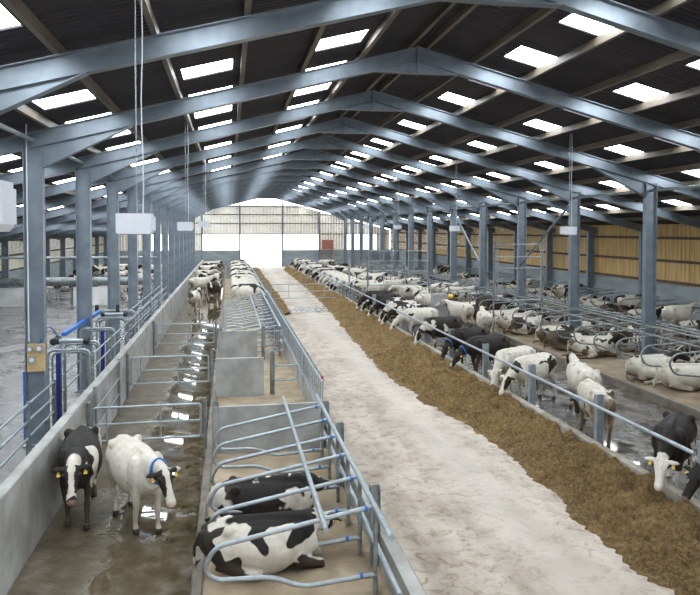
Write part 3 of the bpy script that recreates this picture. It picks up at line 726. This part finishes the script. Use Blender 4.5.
def cow(pose,x,y,deg,bias,label,z=0,seed=None,dirt=.5,face=1.1,sc=.9,tags=True,collar=False,eyes=False,group=None,hw=0):
    o=bpy.data.objects.new('cow',CM[pose]); col.objects.link(o); o.location=(x,y,z); o.rotation_euler.z=math.radians(deg); TAKEN.extend(body_points(x,y,deg)); o.scale=(sc,)*3; bias=bias*1.15
    o['coat_seed']=float(seed if seed is not None else random.uniform(0,40)); o['coat_bias']=float(bias); o['coat_dirt']=float(dirt); o['coat_face']=float(face); o['head_white']=float(hw)
    T,C,E=tagm[pose]
    if tags:
        for t in T: q=bpy.data.objects.new('ear_tag',t); col.objects.link(q); q.parent=o
    if collar: q=bpy.data.objects.new('collar',C); col.objects.link(q); q.parent=o; q['label']='blue neck collar'
    if eyes:
        for t in E: q=bpy.data.objects.new('eye',t); col.objects.link(q); q.parent=o
    tag(o,label,'cow',group); return o
# near left pair
cow('low',-2.45,11.3,-83,.2,'dark-headed black and white cow walking beside the low wall, facing the camera',seed=3.3,eyes=True,sc=.93,dirt=.35)
cow('low',-1.50,10.85,-62,-.52,'white cow with black eye patch standing in the slurry alley before the gate',seed=9.1,eyes=True,collar=True,dirt=.4,face=1.5)
# left cubicle lying
cow('curl',.52,10.15,4,.24,'black cow with white bands lying in the nearest left cubicles',z=.14,seed=5.2,dirt=.25)
cow('curl',.42,8.8,2,.02,'black and white cow lying lowest in the picture in the left cubicles',z=.14,seed=12.1,dirt=.2)
# right alley
cow('feed',7.98,10.7,224,.40,'black cow with white face pushing towards the front right rail',seed=1.7,face=0,hw=6,eyes=True,dirt=.25)
cow('feed',8.5,9.6,192,.5,'black cow half cut off at the right edge of the picture',seed=8.2,eyes=True,dirt=.25)
cow('graze',8.12,13.55,76,-.30,'dirty cream cow seen from behind with its head down in the alley',seed=4.4,dirt=2.0,sc=.86,collar=True,face=1.6)
cow('stand',8.85,15.35,76,-.28,'white cow seen from behind beyond the dirty cream cow',seed=14.6,dirt=.9)
g='cows feeding over the right feed rail'
F=[('feedl',8.15,17.85,206,-.55,'white cow with black eye patch eating silage at the rail',9.4,False),
   ('feed',8.2,16.75,207,-.12,'white cow with large black patches behind the white eating cow',22.0,False),
   ('feed',8.2,20.0,194,.75,'all-black cow with blue collar eating silage, next to the white one',6.0,True),
   ('feedl',8.2,21.7,194,.72,'all-black cow with blue collar eating silage, second beyond the white one',7.5,True),
   ('feedl',8.2,24.6,188,.25,'black and white cow eating silage beyond the all-black pair',11.0,False),
   ('feed',8.2,27.6,186,-.42,'nearly white cow eating beside the middle of the rail',31.2,False),
   ('feed',8.2,29.0,174,-.05,'patched cow eating just beyond the nearly white one at the rail',2.2,False),
   ('feedl',8.2,30.5,183,.05,'patched cow eating in the middle of the busy group at the rail',18.8,False),
   ('feed',8.2,32.0,178,.2,'dark patched cow eating in the busy group at the rail',19.9,False),
   ('feed',8.2,34.0,184,.38,'mostly black cow eating towards the far end of the busy group',21.1,False),
   ('feedl',8.2,35.7,176,.5,'mostly black cow farthest in the busy group before the gate',25.4,False)]
for p_,x,y,d,bi,l,sd,c in F: cow(p_,x,y,d,bi,l,seed=sd,collar=c,dirt=.4,group=g)
def tone(b_): return 'mostly white' if b_<-.25 else 'mostly black' if b_>.28 else 'black and white'
i=0; y=44.5
while y<78:
    i+=1; bi=random.choice([-.5,-.3,-.1,.1,.3]); cow(random.choice(['feed','feedl']),8.3,y,180+random.uniform(-8,8),bi,f"{tone(bi)} cow eating over the rail beyond the passage gate, {ordn(i)} back",tags=False,dirt=.5,group=g); y+=random.uniform(1.5,2.3)
# standing in right alley
ST=[(10.6,26.2,75,-.5),(10.7,29.4,110,-.45),(10.4,33.6,20,-.35),(9.3,35.6,-20,-.3),(9.1,41.2,170,-.4),(10.9,43.3,10,-.4),(10.5,47.0,190,.1),(8.9,46.0,20,-.3),(11.0,50.0,5,-.4),(9.4,52.6,-160,-.3),(10.9,55.8,20,-.3),(9.2,59,10,.2),(9.3,63.5,170,-.4),(10.8,36.3,100,-.3),(9.9,38.2,-60,.0),(10.9,38.9,175,-.5),(10.3,41.0,15,-.45),(9.2,43.4,200,-.3),(10.6,45.2,80,.1),(9.8,48.2,10,-.5),(10.5,51.2,150,-.1),(9.9,54.5,190,.3),(10.7,57.5,20,-.4),(10.1,61,170,-.2),(10.6,65,-30,.3),(9.9,69,160,-.4),(10.7,73.5,10,-.1)]
for i,(x,y,d,bi) in enumerate(q for q in ST if q[0]):
    if not clear(x,y,d): continue
    cow(random.choice(['stand','look','stand','low']),x,y,d,bi,f"{tone(bi)} cow standing loose in the right alley, {ordn(i+1)} of them back",tags=False,dirt=.95,group='cows standing in the right alley')
TAKEN.extend(body_points(18.9,25.2,12))
# lying rows right
def row(x,deg,ys,desc,zz,group,poses=('lieL','lieR','curl'),skip=.12,fixed={}):
    n=0
    for k,y in enumerate(ys):
        if k not in fixed and random.random()<skip: continue
        if x<16 and min(abs(y-Y0-BAY*q) for q in range(15))<.55: continue
        n+=1; bi=fixed.get(k,random.choice([-.5,-.3,-.15,0,.1,.35]))
        if k in fixed: random.random()
        standing = random.random()<.12 and k not in fixed and y>24
        p_='look' if standing else random.choice(poses)
        if not clear(x,y,deg): continue
        cow(p_,x+random.uniform(-.15,.15),y+random.uniform(-.1,.1),deg+random.uniform(-7,7),bi,f"{tone(bi)} cow {'standing' if standing else 'lying'} in {desc}, {ordn(n)} back",z=zz,tags=False,dirt=random.uniform(.45,1.0),group=group)
row(12.65,0,[14.1+1.25*k for k in range(0,38)],'right cubicles along the wet alley',.18,'cows in the cubicles along the wet alley',fixed={0:.5,1:-.6,2:-.65,5:-.4,6:.0,7:.35,8:-.1})
row(15.2,180,[14.7+1.25*k for k in range(0,36)],'second row of right cubicles',.18,'cows in the second row of cubicles',skip=.15)
row(19.35,0,[19.5+1.25*k for k in range(0,34)],'cubicles by the right wall',.18,'cows in the cubicles by the right wall',skip=.2)
cow('stand',18.9,25.2,12,-.75,'all-white cow standing in the cubicles by the right wall',z=.18,dirt=.5,tags=False,face=.6)
# left far
i=0; y=38.5
while y<76:
    i+=1; bi=random.choice([-.4,-.2,0,.15,.35]); cow(random.choice(['feed','feedl']),.95,y,random.uniform(-8,8),bi,f"{tone(bi)} cow eating towards the passage on the far left, {ordn(i)} back",tags=False,z=.15 if y<62 else 0,dirt=.5,group='cows feeding on the far left'); y+=random.uniform(1.35,1.9)
for i,(x,y,d,bi) in enumerate([(-1.9,37.5,80,-.1),(-1.0,44,250,.3),(-2.1,48,30,-.4),(-1.3,52,200,.1),(-2.2,56.5,-10,-.4),(-1.2,60,100,.35),(-2.1,64,20,-.3),(-1.4,68,160,.2),(-2.0,72,10,-.4)]):
    cow('look' if i%2 else 'stand',x,y,d,bi,f"{tone(bi)} cow standing in the far slurry alley, {ordn(i+1)} back",tags=False,dirt=.8,group='cows in the far slurry alley')
for i,(x,y,d,bi) in enumerate([(-9.5,46,15,.2),(-7.6,45.2,190,-.3),(-6.3,46.5,10,-.1),(-10.5,50.5,160,.1),(-8.3,51,5,.3),(-6.2,52.5,170,-.4),(-9.2,56,20,-.3),(-6.8,58,200,.1),(-5.2,49,90,-.4),(-5.0,56.5,80,.1),(-5.3,63,80,-.3),(-7,66,10,-.2),(-12.2,45.2,10,-.2),(-10.9,46.8,185,.1),(-12.5,60,10,.3),(-11.4,63.5,190,-.2),(-12.3,67,20,.1),(-10.2,61.5,0,.2),(-10.6,68,190,-.3),(-9.3,65,10,-.1)]):
    cow('stand' if i%2 else 'look',x,y,d,bi,f"{tone(bi)} cow standing in the yard behind the whitewashed wall, {ordn(i+1)} of them",tags=False,dirt=.6,group='cows behind the whitewashed wall')

# ------------------------------------------------------------------ world, camera
w=bpy.data.worlds.new('World'); bpy.context.scene.world=w; w.use_nodes=True; nt=w.node_tree
bg=nt.nodes['Background']; bg.inputs['Strength'].default_value=8.0; bg.inputs['Color'].default_value=(.92,.96,1,1)
cam=bpy.data.cameras.new('camera'); co=bpy.data.objects.new('camera',cam); col.objects.link(co); bpy.context.scene.camera=co
F_,yaw,pit,cx,cy=657.,math.radians(9.57),math.radians(1.6),340.,248.
cam.sensor_width=36; cam.lens=36*F_/700; cam.shift_x=(350-cx)/700; cam.shift_y=(cy-297.5)/700
co.location=(0,0,4.7); co.rotation_euler=(PI/2-pit,0,-yaw); cam.clip_end=400; cam.clip_start=.1
sc=bpy.context.scene; sc.view_settings.view_transform='Standard'; sc.view_settings.look='None'; sc.view_settings.gamma=1; sc.view_settings.exposure=-1.0
sc.cycles.use_denoising=True; sc.cycles.max_bounces=7; sc.cycles.diffuse_bounces=4; sc.cycles.glossy_bounces=3; sc.cycles.sample_clamp_indirect=8
